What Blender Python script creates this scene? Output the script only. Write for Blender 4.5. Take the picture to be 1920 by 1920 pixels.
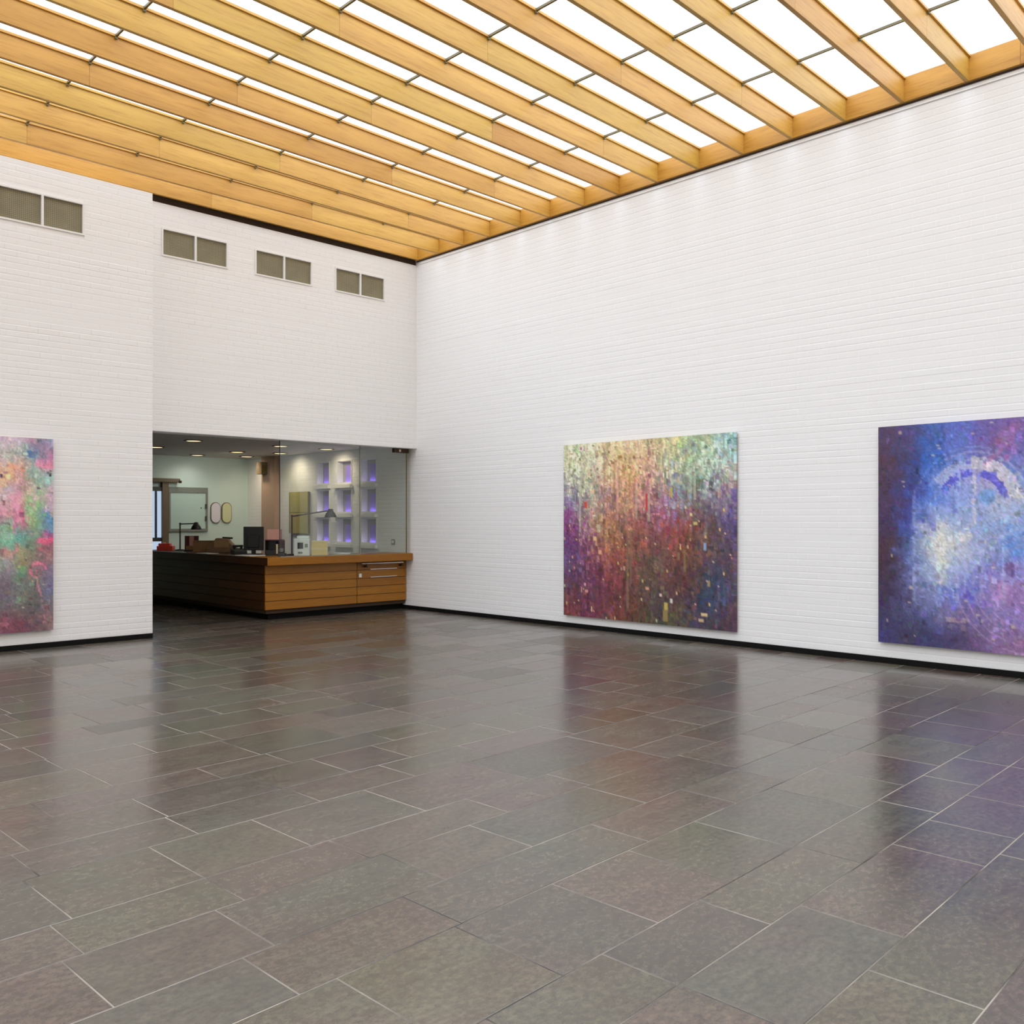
import bpy, math, random
import numpy as np
from mathutils import Vector

# ------------------------------------------------------------------ camera, world, exposure
scene = bpy.context.scene
for o in list(bpy.data.objects):
    bpy.data.objects.remove(o, do_unlink=True)
COL = scene.collection
EYE = 1.6
YAW = 0.774
FPX = 1711.0
cam_data = bpy.data.cameras.new('camera')
cam_data.sensor_width = 36.0
cam_data.sensor_fit = 'HORIZONTAL'
cam_data.lens = 36.0 * FPX / 1920.0
cam_data.shift_y = 13.8 / 1920.0
cam_data.clip_end = 200
cam = bpy.data.objects.new('camera', cam_data)
cam.location = (0, 0, EYE)
cam.rotation_euler = (math.pi / 2, 0, -YAW)
COL.objects.link(cam)
scene.camera = cam

world = bpy.data.worlds.new('world')
world.use_nodes = True
world.node_tree.nodes['Background'].inputs[0].default_value = (0.8, 0.86, 0.95, 1)
world.node_tree.nodes['Background'].inputs[1].default_value = 0.4
scene.world = world
scene.view_settings.view_transform = 'Standard'
scene.view_settings.look = 'None'
scene.view_settings.gamma = 1.0
scene.view_settings.use_curve_mapping = False
scene.view_settings.exposure = 0.0
PANEL_STRENGTH = 2.9          # luminous ceiling panels
SPOT_POWER = 60.0             # reception downlights

rnd = random.Random(7)
CS, SN = math.cos(YAW), math.sin(YAW)

def proj(x, y, z):
    d = x * SN + y * CS
    if d < 0.3:
        return None
    return 960 + FPX * (x * CS - y * SN) / d, 973.8 - FPX * (z - EYE) / d, d

def in_view(pts, m=10):
    q = [proj(*p) for p in pts]
    q = [p for p in q if p]
    if not q:
        return False
    xs = [p[0] for p in q]; ys = [p[1] for p in q]
    return max(xs) > -m and min(xs) < 1920 + m and max(ys) > -m and min(ys) < 1920 + m

# ------------------------------------------------------------------ materials
def srgb(r, g, b):
    f = lambda c: (c / 255 / 12.92) if c <= 10.31 else ((c / 255 + 0.055) / 1.055) ** 2.4
    return (f(r), f(g), f(b), 1.0)

def new_mat(name):
    m = bpy.data.materials.new(name)
    m.use_nodes = True
    nt = m.node_tree
    return m, nt, nt.nodes['Principled BSDF']

def N(nt, kind, **kw):
    n = nt.nodes.new(kind)
    for k, v in kw.items():
        setattr(n, k, v)
    return n

def simple(name, col, rough=0.5, metal=0.0, var=0.06, scale=18.0, bump=0.0):
    m, nt, p = new_mat(name)
    tc = N(nt, 'ShaderNodeTexCoord')
    no = N(nt, 'ShaderNodeTexNoise'); no.inputs['Scale'].default_value = scale; no.inputs['Detail'].default_value = 4
    nt.links.new(tc.outputs['Object'], no.inputs['Vector'])
    mx = N(nt, 'ShaderNodeMix', data_type='RGBA')
    mx.inputs[6].default_value = tuple(c * (1 - var) for c in col[:3]) + (1,)
    mx.inputs[7].default_value = tuple(min(1, c * (1 + var)) for c in col[:3]) + (1,)
    nt.links.new(no.outputs['Fac'], mx.inputs[0])
    nt.links.new(mx.outputs[2], p.inputs['Base Color'])
    p.inputs['Roughness'].default_value = rough
    p.inputs['Metallic'].default_value = metal
    if bump:
        bp = N(nt, 'ShaderNodeBump'); bp.inputs['Strength'].default_value = bump; bp.inputs['Distance'].default_value = 0.003
        nt.links.new(no.outputs['Fac'], bp.inputs['Height'])
        nt.links.new(bp.outputs[0], p.inputs['Normal'])
    return m

def emissive(name, col, strength):
    m = bpy.data.materials.new(name); m.use_nodes = True
    nt = m.node_tree; nt.nodes.clear()
    e = N(nt, 'ShaderNodeEmission'); e.inputs[0].default_value = col; e.inputs[1].default_value = strength
    out = N(nt, 'ShaderNodeOutputMaterial')
    nt.links.new(e.outputs[0], out.inputs[0])
    return m

def wood(name, cols, axis=0, rough=0.45, grain=9.0, stretch=0.06):
    """board wood: grain runs along the chosen axis, each board its own tone"""
    m, nt, p = new_mat(name)
    tc = N(nt, 'ShaderNodeTexCoord')
    info = N(nt, 'ShaderNodeObjectInfo')
    mp = N(nt, 'ShaderNodeMapping')
    sc = [1, 1, 1]; sc[axis] = stretch
    mp.inputs['Scale'].default_value = sc
    nt.links.new(tc.outputs['Object'], mp.inputs['Vector'])
    comb = N(nt, 'ShaderNodeCombineXYZ')
    mul = N(nt, 'ShaderNodeMath', operation='MULTIPLY'); mul.inputs[1].default_value = 37.0
    nt.links.new(info.outputs['Random'], mul.inputs[0])
    for i in range(3):
        nt.links.new(mul.outputs[0], comb.inputs[i])
    nt.links.new(comb.outputs[0], mp.inputs['Location'])
    n1 = N(nt, 'ShaderNodeTexNoise'); n1.inputs['Scale'].default_value = grain; n1.inputs['Detail'].default_value = 6; n1.inputs['Roughness'].default_value = 0.65
    nt.links.new(mp.outputs[0], n1.inputs['Vector'])
    n2 = N(nt, 'ShaderNodeTexNoise'); n2.inputs['Scale'].default_value = grain * 6; n2.inputs['Detail'].default_value = 3
    nt.links.new(mp.outputs[0], n2.inputs['Vector'])
    tone = N(nt, 'ShaderNodeValToRGB')
    el = tone.color_ramp.elements
    el[0].position = 0.0; el[0].color = cols[0]; el[1].position = 1.0; el[1].color = cols[2]
    e = el.new(0.5); e.color = cols[1]
    nt.links.new(info.outputs['Random'], tone.inputs[0])
    dk = N(nt, 'ShaderNodeMix', data_type='RGBA', blend_type='MULTIPLY')
    rp = N(nt, 'ShaderNodeValToRGB')
    rp.color_ramp.elements[0].position = 0.30; rp.color_ramp.elements[0].color = (0.80, 0.72, 0.60, 1)
    rp.color_ramp.elements[1].position = 0.68; rp.color_ramp.elements[1].color = (1.05, 1.03, 1.0, 1)
    nt.links.new(n1.outputs['Fac'], rp.inputs[0])
    dk.inputs[0].default_value = 0.8
    nt.links.new(tone.outputs[0], dk.inputs[6]); nt.links.new(rp.outputs[0], dk.inputs[7])
    dk2 = N(nt, 'ShaderNodeMix', data_type='RGBA', blend_type='MULTIPLY')
    rp2 = N(nt, 'ShaderNodeValToRGB')
    rp2.color_ramp.elements[0].position = 0.32; rp2.color_ramp.elements[0].color = (0.78, 0.7, 0.6, 1)
    rp2.color_ramp.elements[1].position = 0.5; rp2.color_ramp.elements[1].color = (1, 1, 1, 1)
    nt.links.new(n2.outputs['Fac'], rp2.inputs[0])
    dk2.inputs[0].default_value = 0.7
    nt.links.new(dk.outputs[2], dk2.inputs[6]); nt.links.new(rp2.outputs[0], dk2.inputs[7])
    nt.links.new(dk2.outputs[2], p.inputs['Base Color'])
    p.inputs['Roughness'].default_value = rough
    return m

def glass_mat(name, tint, base=0.04):
    """clear sheet: straight-through transmission with a mirror reflection that grows to grazing"""
    m = bpy.data.materials.new(name); m.use_nodes = True
    nt = m.node_tree; nt.nodes.clear()
    lw = N(nt, 'ShaderNodeLayerWeight'); lw.inputs[0].default_value = 0.5
    pw = N(nt, 'ShaderNodeMath', operation='POWER'); pw.inputs[1].default_value = 5
    ma = N(nt, 'ShaderNodeMath', operation='MULTIPLY_ADD'); ma.inputs[1].default_value = 1 - base; ma.inputs[2].default_value = base
    tr = N(nt, 'ShaderNodeBsdfTransparent'); tr.inputs[0].default_value = tint
    gl = N(nt, 'ShaderNodeBsdfGlossy'); gl.inputs['Roughness'].default_value = 0.02; gl.inputs[0].default_value = (1, 1, 1, 1)
    mx = N(nt, 'ShaderNodeMixShader'); out = N(nt, 'ShaderNodeOutputMaterial')
    nt.links.new(lw.outputs['Facing'], pw.inputs[0]); nt.links.new(pw.outputs[0], ma.inputs[0])
    nt.links.new(ma.outputs[0], mx.inputs[0]); nt.links.new(tr.outputs[0], mx.inputs[1]); nt.links.new(gl.outputs[0], mx.inputs[2])
    nt.links.new(mx.outputs[0], out.inputs[0])
    return m

def tile_mat():
    m, nt, p = new_mat('stone_tile')
    L = nt.links.new
    at = N(nt, 'ShaderNodeAttribute'); at.attribute_name = 'tint'
    tc = N(nt, 'ShaderNodeTexCoord')
    def noise(scale, detail, rough, vec_scale):
        mp = N(nt, 'ShaderNodeMapping'); mp.inputs['Scale'].default_value = vec_scale; mp.inputs['Rotation'].default_value = (0, 0, -0.035)
        L(tc.outputs['Object'], mp.inputs['Vector'])
        n = N(nt, 'ShaderNodeTexNoise'); n.inputs['Scale'].default_value = scale; n.inputs['Detail'].default_value = detail; n.inputs['Roughness'].default_value = rough
        L(mp.outputs[0], n.inputs['Vector'])
        return n
    def ramp(n, p0, c0, p1, c1):
        r = N(nt, 'ShaderNodeValToRGB')
        r.color_ramp.elements[0].position = p0; r.color_ramp.elements[0].color = c0
        r.color_ramp.elements[1].position = p1; r.color_ramp.elements[1].color = c1
        L(n.outputs['Fac'], r.inputs[0])
        return r
    def mul(a, b):
        x = N(nt, 'ShaderNodeMix', data_type='RGBA', blend_type='MULTIPLY'); x.inputs[0].default_value = 1
        L(a, x.inputs[6]); L(b, x.inputs[7])
        return x.outputs[2]
    speck = noise(34, 6, 0.72, (0.8, 1.1, 1))
    vein = noise(5, 6, 0.7, (0.6, 1.6, 1))
    cloud = noise(1.7, 3, 0.6, (1, 1, 1))
    c = mul(at.outputs['Color'], ramp(speck, 0.34, (0.55, 0.55, 0.55, 1), 0.70, (1.75, 1.68, 1.5, 1)).outputs[0])
    c = mul(c, ramp(vein, 0.33, (0.82, 0.75, 0.73, 1), 0.66, (1.18, 1.16, 1.05, 1)).outputs[0])
    c = mul(c, ramp(cloud, 0.36, (1.12, 0.96, 0.93, 1), 0.64, (1.0, 1.04, 0.94, 1)).outputs[0])
    L(c, p.inputs['Base Color'])
    mr = N(nt, 'ShaderNodeMapRange'); mr.inputs[3].default_value = 0.13; mr.inputs[4].default_value = 0.27
    L(vein.outputs['Fac'], mr.inputs[0])
    ad = N(nt, 'ShaderNodeMath', operation='ADD'); L(mr.outputs[0], ad.inputs[0]); L(at.outputs['Alpha'], ad.inputs[1])
    L(ad.outputs[0], p.inputs['Roughness'])
    p.inputs['Specular IOR Level'].default_value = 1.0
    bp = N(nt, 'ShaderNodeBump'); bp.inputs['Strength'].default_value = 0.3; bp.inputs['Distance'].default_value = 0.002
    L(vein.outputs['Fac'], bp.inputs['Height']); L(bp.outputs[0], p.inputs['Normal'])
    return m

def grout_mat():
    """joints: pale mortar in places, dirt-filled in others"""
    m, nt, p = new_mat('grout')
    tc = N(nt, 'ShaderNodeTexCoord')
    no = N(nt, 'ShaderNodeTexNoise'); no.inputs['Scale'].default_value = 1.1; no.inputs['Detail'].default_value = 5
    nt.links.new(tc.outputs['Object'], no.inputs['Vector'])
    r = N(nt, 'ShaderNodeValToRGB')
    r.color_ramp.elements[0].position = 0.40; r.color_ramp.elements[0].color = srgb(58, 54, 50)
    r.color_ramp.elements[1].position = 0.60; r.color_ramp.elements[1].color = srgb(158, 150, 138)
    nt.links.new(no.outputs['Fac'], r.inputs[0]); nt.links.new(r.outputs[0], p.inputs['Base Color'])
    p.inputs['Roughness'].default_value = 0.75
    return m

def paint_mat():
    m, nt, p = new_mat('oil_paint')
    at = N(nt, 'ShaderNodeAttribute'); at.attribute_name = 'pigment'
    nt.links.new(at.outputs['Color'], p.inputs['Base Color'])
    p.inputs['Roughness'].default_value = 0.5
    return m

def mesh_mat():
    """woven wire mesh of the ventilation openings"""
    m, nt, p = new_mat('wire_mesh')
    tc = N(nt, 'ShaderNodeTexCoord')
    w1 = N(nt, 'ShaderNodeTexWave'); w1.bands_direction = 'Z'; w1.inputs['Scale'].default_value = 14
    w2 = N(nt, 'ShaderNodeTexWave'); w2.bands_direction = 'X'; w2.inputs['Scale'].default_value = 14
    no = N(nt, 'ShaderNodeTexNoise'); no.inputs['Scale'].default_value = 6
    for w in (w1, w2, no):
        nt.links.new(tc.outputs['Object'], w.inputs['Vector'])
    ad = N(nt, 'ShaderNodeMath', operation='ADD'); nt.links.new(w1.outputs['Fac'], ad.inputs[0]); nt.links.new(w2.outputs['Fac'], ad.inputs[1])
    ad2 = N(nt, 'ShaderNodeMath', operation='ADD'); nt.links.new(ad.outputs[0], ad2.inputs[0]); nt.links.new(no.outputs['Fac'], ad2.inputs[1])
    mr = N(nt, 'ShaderNodeMapRange'); mr.inputs[1].default_value = 0.6; mr.inputs[2].default_value = 2.4
    nt.links.new(ad2.outputs[0], mr.inputs[0])
    mx = N(nt, 'ShaderNodeMix', data_type='RGBA')
    mx.inputs[6].default_value = srgb(104, 98, 76); mx.inputs[7].default_value = srgb(150, 143, 116)
    nt.links.new(mr.outputs[0], mx.inputs[0]); nt.links.new(mx.outputs[2], p.inputs['Base Color'])
    p.inputs['Roughness'].default_value = 0.6
    return m

M = {}
M['paint_white'] = simple('white_wall_paint', (0.87, 0.87, 0.865, 1), 0.55, var=0.012, scale=3.0)
M['plain_white'] = simple('white_enamel', (0.82, 0.82, 0.80, 1), 0.4, var=0.01)
M['black'] = simple('black_skirting', (0.006, 0.006, 0.006, 1), 0.6)
M['black'].node_tree.nodes['Principled BSDF'].inputs['Specular IOR Level'].default_value = 0.12
M['dark_gap'] = simple('dark_gap_fill', (0.05, 0.028, 0.014, 1), 0.8)
M['steel_grey'] = simple('olive_grey_metal', srgb(104, 94, 58), 0.5)
M['beam'] = wood('pine_beam', (srgb(190, 140, 54), srgb(206, 160, 74), srgb(200, 162, 70)), axis=0, rough=0.5)
M['edge_beam'] = wood('pine_edge_beam', (srgb(194, 140, 50), srgb(198, 146, 56), srgb(196, 148, 60)), axis=1, rough=0.5)
M['counter_x'] = wood('oak_counter_front', (srgb(150, 96, 4), srgb(158, 104, 5), srgb(166, 112, 8)), axis=0, rough=0.38, grain=14)
M['counter_y'] = wood('shaded_counter_side', (srgb(62, 36, 16), srgb(66, 39, 18), srgb(72, 43, 20)), axis=1, rough=0.38, grain=14)  # counter wood darkened to paint the shade on the side run
M['panel_edge'] = simple('opal_panel_edge', (0.8, 0.8, 0.8, 1), 0.4)
M['panel'] = emissive('opal_panel_lit', (0.945, 1.0, 1.085, 1), PANEL_STRENGTH)
M['tile'] = tile_mat()
M['grout'] = grout_mat()
M['art'] = paint_mat()
M['raw_pine'] = simple('raw_pine', srgb(168, 138, 92), 0.7)
M['mesh'] = mesh_mat()
M['glass'] = glass_mat('clear_glass', (0.92, 0.96, 0.94, 1), 0.055)
M['chrome'] = simple('brushed_steel', (0.72, 0.72, 0.72, 1), 0.25, 1.0, var=0.03)
M['bronze'] = simple('dark_bronze', srgb(60, 42, 26), 0.35, 0.6)
M['rec_ceiling'] = simple('grey_ceiling', srgb(196, 190, 184), 0.7, var=0.02)
M['mint'] = simple('pale_mint_wall', srgb(206, 226, 216), 0.6, var=0.02)
M['lens'] = emissive('warm_lens', (1.0, 0.72, 0.36, 1), 2.4)
M['black_plastic'] = simple('black_plastic', (0.012, 0.012, 0.012, 1), 0.4)
M['grey_plastic'] = simple('dark_grey_plastic', srgb(60, 62, 60), 0.5)
M['red'] = simple('red_lacquer', srgb(232, 84, 70), 0.4)
M['cream'] = simple('cream_card', srgb(226, 206, 160), 0.7)
M['pink'] = simple('pink_card', srgb(214, 160, 150), 0.7)
M['card_dark'] = simple('plum_card', srgb(96, 52, 58), 0.6)
M['kraft'] = simple('brown_kraft', srgb(158, 128, 92), 0.8, var=0.15)
M['leather'] = simple('brown_leather', srgb(128, 106, 80), 0.6, var=0.15)
M['beige'] = simple('beige_card', srgb(226, 196, 124), 0.75)
M['paper'] = simple('white_paper', (0.8, 0.8, 0.78, 1), 0.7, var=0.01)
M['olive'] = simple('olive_felt', srgb(186, 178, 104), 0.9, var=0.12, scale=30)
M['olive_dark'] = simple('olive_edge', srgb(104, 92, 46), 0.9)
M['purple'] = simple('violet_glass', srgb(150, 128, 222), 0.25)
M['led'] = emissive('violet_strip', (0.62, 0.5, 1.0, 1), 9.0)
M['niche_back'] = simple('niche_grey', srgb(150, 148, 150), 0.6)
M['mirror'] = simple('frosted_mirror', srgb(226, 224, 230), 0.15, 0.0, var=0.0)
M['mirror_green'] = simple('yellowish_mirror', srgb(214, 218, 172), 0.15, 0.0, var=0.0)
M['frame_grey'] = simple('grey_frame', srgb(128, 134, 124), 0.5)
M['mint_panel'] = simple('mint_board', srgb(196, 222, 210), 0.35, var=0.03)
M['brown_post'] = simple('brown_door_wood', srgb(112, 98, 74), 0.6)
M['daylight'] = emissive('daylight_pane', (0.62, 0.78, 1.0, 1), 0.75)
M['light_block'] = simple('dark_light_block', srgb(74, 70, 64), 0.8)
M['pilaster'] = simple('taupe_plaster', srgb(176, 150, 130), 0.7)

# ------------------------------------------------------------------ geometry helpers
def origin_of(o):
    v = Vector((0, 0, 0))
    while o is not None:
        v += o.location
        o = o.parent
    return v

class B:
    def __init__(self):
        self.v = []; self.f = []; self.mi = []
    def add(self, vs, fs, mi=0):
        k = len(self.v)
        self.v += [tuple(p) for p in vs]
        self.f += [tuple(i + k for i in f) for f in fs]
        self.mi += [mi] * len(fs)
        return self
    def box(self, x0, x1, y0, y1, z0, z1, mi=0):
        vs = [(x0, y0, z0), (x1, y0, z0), (x1, y1, z0), (x0, y1, z0), (x0, y0, z1), (x1, y0, z1), (x1, y1, z1), (x0, y1, z1)]
        fs = [(0, 3, 2, 1), (4, 5, 6, 7), (0, 1, 5, 4), (1, 2, 6, 5), (2, 3, 7, 6), (3, 0, 4, 7)]
        return self.add(vs, fs, mi)
    def obox(self, c, sx, sy, z0, z1, rot):
        ca, sa = math.cos(rot), math.sin(rot)
        P = []
        for z in (z0, z1):
            for a, b in ((-sx, -sy), (sx, -sy), (sx, sy), (-sx, sy)):
                P.append((c[0] + a / 2 * ca - b / 2 * sa, c[1] + a / 2 * sa + b / 2 * ca, z))
        return self.add(P, [(0, 3, 2, 1), (4, 5, 6, 7), (0, 1, 5, 4), (1, 2, 6, 5), (2, 3, 7, 6), (3, 0, 4, 7)])
    def tube(self, p0, p1, r0, r1=None, n=12, caps=True):
        r1 = r0 if r1 is None else r1
        p0 = Vector(p0); p1 = Vector(p1); d = (p1 - p0).normalized()
        u = d.orthogonal().normalized(); w = d.cross(u)
        vs = []
        for p, r in ((p0, r0), (p1, r1)):
            for i in range(n):
                a = 2 * math.pi * i / n
                vs.append(p + u * (r * math.cos(a)) + w * (r * math.sin(a)))
        fs = [(i, (i + 1) % n, n + (i + 1) % n, n + i) for i in range(n)]
        if caps:
            fs += [tuple(range(n - 1, -1, -1)), tuple(range(n, 2 * n))]
        return self.add(vs, fs)
    def lathe(self, c, prof, n=24):
        vs = []
        for r, z in prof:
            for i in range(n):
                a = 2 * math.pi * i / n
                vs.append((c[0] + r * math.cos(a), c[1] + r * math.sin(a), c[2] + z))
        fs = []
        for k in range(len(prof) - 1):
            for i in range(n):
                j = (i + 1) % n
                fs.append((k * n + i, k * n + j, (k + 1) * n + j, (k + 1) * n + i))
        return self.add(vs, fs)
    def prism(self, pts, axis, a0, a1):
        """closed outline pts (2-D) swept along an axis: 0 = x, 1 = y, 2 = z"""
        n = len(pts)
        def P(p, a):
            return {0: (a, p[0], p[1]), 1: (p[0], a, p[1]), 2: (p[0], p[1], a)}[axis]
        vs = [P(p, a0) for p in pts] + [P(p, a1) for p in pts]
        fs = [(i, (i + 1) % n, n + (i + 1) % n, n + i) for i in range(n)] + [tuple(range(n - 1, -1, -1)), tuple(range(n, 2 * n))]
        return self.add(vs, fs)
    def build(self, name, mats, parent=None, bevel=0.0, smooth=False):
        if not isinstance(mats, (list, tuple)):
            mats = [mats]
        off = origin_of(parent)
        me = bpy.data.meshes.new(name)
        me.from_pydata([(p[0] - off.x, p[1] - off.y, p[2] - off.z) for p in self.v], [], self.f)
        for m in mats:
            me.materials.append(m)
        if any(self.mi):
            me.polygons.foreach_set('material_index', self.mi)
        if smooth:
            me.polygons.foreach_set('use_smooth', [True] * len(me.polygons))
        me.update()
        o = bpy.data.objects.new(name, me)
        COL.objects.link(o)
        o.parent = parent
        if bevel:
            b = o.modifiers.new('bevel', 'BEVEL'); b.width = bevel; b.segments = 2; b.limit_method = 'ANGLE'
        return o

def tag(o, label=None, cat=None, group=None, kind=None):
    if label: o['label'] = label
    if cat: o['category'] = cat
    if group: o['group'] = group
    if kind: o['kind'] = kind
    return o

def thing(name, loc, label=None, cat=None, group=None, kind=None):
    o = bpy.data.objects.new(name, None)
    o.empty_display_size = 0.1
    COL.objects.link(o)
    o.location = loc
    return tag(o, label, cat, group, kind)

# ------------------------------------------------------------------ room measures (metres)
XR = 10.09            # right wall
YL = 12.20            # left wall face
YB = 12.74            # wall over the opening
XC = 5.14             # end of the left wall / left side of the opening
YR = 18.83            # back of the reception
LINTEL = 2.85
RCEIL = 2.95
BEAM0, BEAM1 = 6.165, 6.435
X0, Y0 = -4.0, -5.0

# ------------------------------------------------------------------ painted brick walls
def brick_skin(mapf, u0, u1, z0, z1, holes=(), course=0.0752, length=0.245, seed=1):
    """one joined skin of chamfered bricks; mapf(u, z, h) -> point, h = height proud of the core"""
    r = random.Random(seed)
    vs, fs = [], []
    k = 0
    z = z0
    while z < z1 - 0.01:
        zt = min(z + course, z1)
        off = (k % 2) * length / 2 + r.uniform(-0.02, 0.02)
        u = u0 - off
        a = z + 0.003; b = zt - 0.003
        hc = 0.0010 + r.uniform(-0.0003, 0.0004)
        drift = 0.0
        while u < u1:
            ue = u + length
            segs = [(max(u, u0), min(ue, u1))]
            for (h0, h1, hz0, hz1) in holes:
                if b > hz0 and a < hz1:
                    ns = []
                    for s0, s1 in segs:
                        if s1 <= h0 or s0 >= h1:
                            ns.append((s0, s1)); continue
                        if s0 < h0: ns.append((s0, h0))
                        if s1 > h1: ns.append((h1, s1))
                    segs = ns
            for s0, s1 in segs:
                if s1 - s0 < 0.015:
                    continue
                drift = 0.8 * drift + r.uniform(-0.00025, 0.00025)
                h = max(0.0002, hc + drift)
                if r.random() < 0.05: h += r.uniform(0, 0.0006)
                c = 0.007
                t = r.uniform(-0.0001, 0.0001)
                n = len(vs)
                for uu, zz in ((s0, a), (s1, a), (s1, b), (s0, b)):
                    vs.append(mapf(uu, zz, 0.0))
                for uu, zz, q in ((s0 + c * .12, a + c, t), (s1 - c * .12, a + c, -t), (s1 - c * .12, b - c, -t), (s0 + c * .12, b - c, t)):
                    vs.append(mapf(uu, zz, h + q))
                fs += [(n + 4, n + 5, n + 6, n + 7), (n, n + 1, n + 5, n + 4), (n + 1, n + 2, n + 6, n + 5), (n + 2, n + 3, n + 7, n + 6), (n + 3, n, n + 4, n + 7)]
            u = ue
        z = zt
        k += 1
    return vs, fs

def skin_obj(parent, data):
    b = B(); b.add(*data)
    o = b.build('brickwork', M['paint_white'], parent)
    o['kind'] = 'stuff'
    return o

def cells(b, u0, u1, z0, z1, holes, boxf):
    us = sorted(set([u0, u1] + [h[0] for h in holes] + [h[1] for h in holes]))
    zs = sorted(set([z0, z1] + [h[2] for h in holes] + [h[3] for h in holes]))
    for i in range(len(us) - 1):
        for j in range(len(zs) - 1):
            uc = (us[i] + us[i + 1]) / 2; zc = (zs[j] + zs[j + 1]) / 2
            if any(h[0] < uc < h[1] and h[2] < zc < h[3] for h in holes):
                continue
            boxf(us[i], us[i + 1], zs[j], zs[j + 1])

BASE_H = 0.066
# niches in the right wall, inside the reception
NY = [(13.92, 14.43), (14.73, 15.25), (15.50, 15.97)]
NZ = [(2.285, 2.755), (1.715, 2.195), (1.13, 1.625)]
niche_holes = [(a, b, c, d) for a, b in NY for c, d in NZ]

wr = B()
cells(wr, Y0, YR + 0.3, 0.0, 6.143, niche_holes, lambda a, b, c, d: wr.box(XR, XR + 0.3, a, b, c, d))
wall_right = tag(wr.build('wall_right', M['paint_white']), 'long white painted brick wall on the right under the timber ceiling', kind='structure')
skin_obj(wall_right, brick_skin(lambda u, z, h: (XR - h, u, z), Y0, 13.35, BASE_H, 6.14, [], seed=3))
skin_obj(wall_right, brick_skin(lambda u, z, h: (XR - h, u, z), 13.35, YR, BASE_H, RCEIL, [(a - .01, b + .01, c - .01, d + .01) for a, b, c, d in niche_holes], seed=4))

VENT_L = [(3.772, 4.256), (3.258, 3.742)]
VENTS_B = [(5.497, 6.504), (6.95, 7.956), (8.39, 9.391)]
VZ0L, VZ1L = 5.235, 5.65
VZ0, VZ1 = 5.345, 5.745
hl = [(2.74, 4.256, VZ0L, VZ1L)]
wl = B()
cells(wl, X0, XC, 0.0, 6.0, hl, lambda a, b, c, d: wl.box(a, b, YL, YL + 0.9, c, d))
wall_left = tag(wl.build('wall_left', M['paint_white']), 'white painted brick wall on the left, standing proud of the opening', kind='structure')
skin_obj(wall_left, brick_skin(lambda u, z, h: (u, YL - h, z), X0, XC, BASE_H, 6.0, hl, seed=5))

hb = [(a, b, VZ0, VZ1) for a, b in VENTS_B]
wb = B()
cells(wb, XC, XR, LINTEL, 6.09, hb, lambda a, b, c, d: wb.box(a, b, YB, YB + 0.3, c, d))
wall_back = tag(wb.build('wall_back', M['paint_white']), 'white wall above the reception opening with three vents', kind='structure')
skin_obj(wall_back, brick_skin(lambda u, z, h: (u, YB - h, z), XC, XR - 0.005, LINTEL, 6.09, hb, seed=6))

# the sides the photograph does not show, closing the hall
tag(B().box(X0 - 0.3, XR + 0.3, Y0 - 0.3, Y0, 0, 6.474).build('wall_front', M['paint_white']), 'white wall behind the viewer', kind='structure')
tag(B().box(X0 - 0.3, X0, Y0, YL + 0.9, 0, 6.474).build('wall_side', M['paint_white']), 'white wall on the far left outside the view', kind='structure')

# solid dark strips painted as shaded gaps, and the thin ledge at the wall heads
tag(B().box(XR - 0.012, XR + 0.3, Y0, YB, 6.143, 6.163).build('shade_strip_right', M['dark_gap']), 'dark strip painted as the shadow gap between the right wall and the timber edge', kind='structure')
tag(B().box(XR - 0.014, XR - 0.001, Y0, YB - 0.006, 6.095, 6.106).build('trim_2', M['paint_white']), 'thin white ledge near the top of the right wall', kind='structure')
tag(B().box(XC - 0.2, XR, YB + 0.02, YB + 0.3, 6.09, 6.434).build('shade_strip_back', M['dark_gap']), 'dark brown strip painted as the shaded gap above the wall over the opening', kind='structure')

# skirting
tag(B().box(XR - 0.014, XR, Y0, YR, 0, BASE_H).build('baseboard_right', M['black'], bevel=0.002), 'black skirting along the right wall', kind='structure')
tag(B().box(X0, XC, YL - 0.014, YL, 0, BASE_H).build('baseboard_left', M['black'], bevel=0.002), 'black skirting along the left wall', kind='structure')

# ------------------------------------------------------------------ stone floor
floor = tag(B().box(X0, XR, Y0, YR, -0.12, -0.0012).build('floor', M['grout']), 'floor of dark grey stone tiles in random lengths', kind='structure')
ROT = math.radians(2.0)
def uv2xy(u, v):
    return (u * math.cos(ROT) - v * math.sin(ROT), u * math.sin(ROT) + v * math.cos(ROT))
def clip(poly, ax, val, keep_less):
    out = []
    for i in range(len(poly)):
        p, q = poly[i], poly[(i + 1) % len(poly)]
        ip = (p[ax] <= val) == keep_less; iq = (q[ax] <= val) == keep_less
        if ip: out.append(p)
        if ip != iq:
            t = (val - p[ax]) / (q[ax] - p[ax])
            out.append((p[0] + t * (q[0] - p[0]), p[1] + t * (q[1] - p[1])))
    return out
widths = [0.33, 0.56, 0.37, 0.45, 0.34, 0.56, 0.37, 0.45]
fixed_v = [0.38, 0.94, 1.325, 1.75, 2.08, 2.64, 3.01, 3.46, 3.80, 4.36]
known = {0.94: [3.22, 4.765], 1.325: [2.67, 3.56, 4.55], 1.75: [2.66, 3.315, 4.2], 2.08: [1.88, 2.44, 3.02, 3.58, 4.165, 5.0],
         2.64: [1.73, 2.48, 3.75, 4.6], 3.01: [1.265, 1.865, 2.73, 3.3, 4.25], 3.46: [1.345, 2.0, 2.66, 3.6], 3.80: [1.43, 2.0, 2.56, 3.3], 4.36: [1.5, 2.26, 3.0]}
rows_v = list(fixed_v)
pat = [0.37, 0.45, 0.34, 0.56]
i = 0
while rows_v[-1] < 19.5:
    rows_v.append(rows_v[-1] + pat[i % 4]); i += 1
i = 0
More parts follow.
